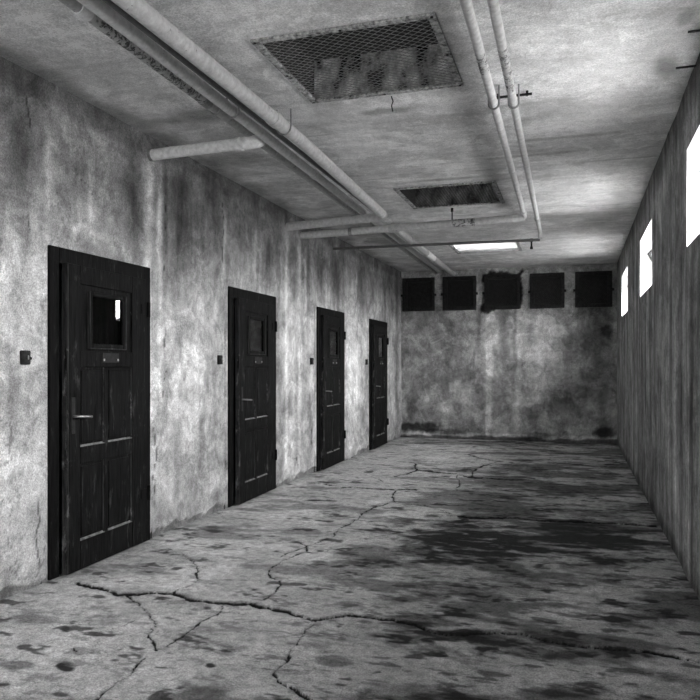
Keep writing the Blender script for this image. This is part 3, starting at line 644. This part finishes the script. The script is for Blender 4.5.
def small(name, parts, label, cat, group=None):
    e = empty(name, parts[0][1])
    for nm, org, mb, mat in parts:
        o = mb.build(nm, mat, e)
    tag(e, label, cat, group)
e = empty('pipe_bracket', (-.385, 4.67, H))
MB().box((-.11, -.010, -.026), (.12, .010, -.016)).build('strap', M['iron'], e)
for q in (-.09, .09): MB().tube([(q, 0, -.03), (q, 0, .01)], .008, 8).build('stud', M['iron'], e)
tag(e, 'black strap bracket across the thin pipe pair', 'bracket')
e = empty('ceiling_hook', (-1.30, 7.87, H))
MB().tube([(0, 0, .01), (0, 0, -.045)], .014, 8).build('anchor', M['iron'], e)
MB().tube([(0, 0, -.05), (0, 0, -.13)], .007, 8).build('rod', M['iron'], e)
tag(e, 'short dark hanger rod above the long crossing pipe', 'hook')
e = empty('hanging_valve', (-.52, 9.05, 2.850))
MB().tube([(0, 0, -.015), (0, 0, -.10)], .011, 8).build('stem', M['iron'], e)
MB().tube([(0, 0, -.08), (0, 0, -.11)], .018, 8).build('cap', M['iron'], e)
tag(e, 'tiny dark valve hanging from the thin crossing pipe', 'valve')
for y, lb in ((4.05, 'black iron bar end at the ceiling edge over the window wall'), (4.52, 'second black iron bar end at the ceiling edge, farther along the window wall')):
    e = empty('wall_hook', (XR, y, H - .02)); MB().box((-.11, -.007, -.004), (.02, .007, .004)).build('bar', M['iron'], e); tag(e, lb, 'hook', 'iron bar ends over the window wall')

# ------------------------------------------------------------------ mesh-covered ceiling openings
def wires(w, h, cell, r, sag=0.0):
    m = MB(); k = cell
    for sgn in (1, -1):
        c = -h - w
        while c < w + h:
            pts = []
            # line u - sgn*v = c inside [0,w]x[0,h]; the mesh is a little squashed along v
            v0, v1 = 0.0, h
            ua, ub = c + sgn * v0 * 1.25, c + sgn * v1 * 1.25
            if ua != ub:
                t0, t1 = 0.0, 1.0
                for lo, hi in ((0, w),):
                    ta, tb = (lo - ua) / (ub - ua), (hi - ua) / (ub - ua)
                    t0, t1 = max(t0, min(ta, tb)), min(t1, max(ta, tb))
                if t1 > t0 + .01:
                    p = [(ua + (ub - ua) * t, v0 + (v1 - v0) * t, sgn * r * .8) for t in (t0, t1)]
                    m.tube(p, r, 4, False)
            c += k
    return m
def grate(e, w, h, fw, cell, wr_, mf, mw, thick, bolts=True):
    """frame of four bars, bolts and wire mesh in the local xy plane, from (0,0) to (w,h); front towards -z"""
    for lo, hi in (((0, 0), (w, fw)), ((0, h - fw), (w, h)), ((0, fw), (fw, h - fw)), ((w - fw, fw), (w, h - fw))):
        MB().box((lo[0], lo[1], -thick), (hi[0], hi[1], .004), .002).build('frame_bar', mf, e)
    if bolts:
        for x, y in ((fw / 2, fw / 2), (w - fw / 2, fw / 2), (fw / 2, h - fw / 2), (w - fw / 2, h - fw / 2), (w / 2, fw / 2), (w / 2, h - fw / 2), (fw / 2, h / 2), (w - fw / 2, h / 2)):
            MB().tube([(x, y, -thick - .004), (x, y, -thick + .002)], .008, 8).build('bolt', M['iron'], e)
    m = wires(w - fw, h - fw, cell, wr_).build('wire_mesh', mw, e); m.location = (fw / 2, fw / 2, -thick * .3); m['kind'] = 'stuff'
vl = ['rusty mesh-covered ceiling opening, the biggest one, above the first door', 'dark mesh-covered ceiling opening before the crossing pipes', 'glowing mesh-covered skylight beyond the crossing pipes']
for i, (VX, (a, b)) in enumerate(zip(VXS, VENT)):
    e = empty('ceiling_grate', (VX[0], a, H)); grate(e, VX[1] - VX[0], b - a, .042, .056, .0019 if i < 2 else .0014, M['flange'], M['wire'] if i == 0 else M['wire_dk'], .012)
    tag(e, vl[i], 'grate', 'mesh-covered ceiling openings')
e = empty('hanging_wire', (-1.13, 4.47, H - .01))
MB().tube([(0, 0, 0), (.01, .01, -.03), (-.005, .03, -.05), (.0, .04, -.085)], .004, 6).build('wire', M['iron'], e)
tag(e, 'short dark wire hanging from the rim of the biggest ceiling opening', 'wire')

gl = ['square iron grate in the corner beside the last door, leftmost of five', 'square iron grate second from the left on the end wall', 'square iron grate in broken sooty plaster, middle of five',
      'square iron grate between the sooty one and the window side one', 'square iron grate nearest the window wall, rightmost of five']
for (a, b), lb in zip(GR, gl):
    e = empty('wall_grate', (a, YB - .012, GZ[0])); e.rotation_euler = (0, 0, 0)
    w, h = b - a, GZ[1] - GZ[0]; fw = .055
    for lo, hi in (((0, 0), (w, fw)), ((0, h - fw), (w, h)), ((0, fw), (fw, h - fw)), ((w - fw, fw), (w, h - fw))):
        MB().box((lo[0], -.025, lo[1]), (hi[0], .03, hi[1]), .004).build('frame_bar', M['iron'], e)
    for lo, hi in (((fw, fw), (w - fw, fw + .018)), ((fw, h - fw - .018), (w - fw, h - fw)), ((fw, fw + .018), (fw + .018, h - fw - .018)), ((w - fw - .018, fw + .018), (w - fw, h - fw - .018))):
        MB().box((lo[0], -.008, lo[1]), (hi[0], .03, hi[1])).build('inner_bar', M['plate'], e)
    for x in (-.03, w + .0): MB().tube([(x, -.012, h * .48), (x + .03, -.012, h * .48)], .022, 8).build('lug', M['iron'], e)
    m = wires(w - fw * 2, h - fw * 2, .034, .0022); me = m.build('wire_mesh', M['wire_dk'], e); me.rotation_euler = (math.pi / 2, 0, 0); me.location = (fw, .0, fw); me['kind'] = 'stuff'
    tag(e, lb, 'grate', 'square grates on the end wall')
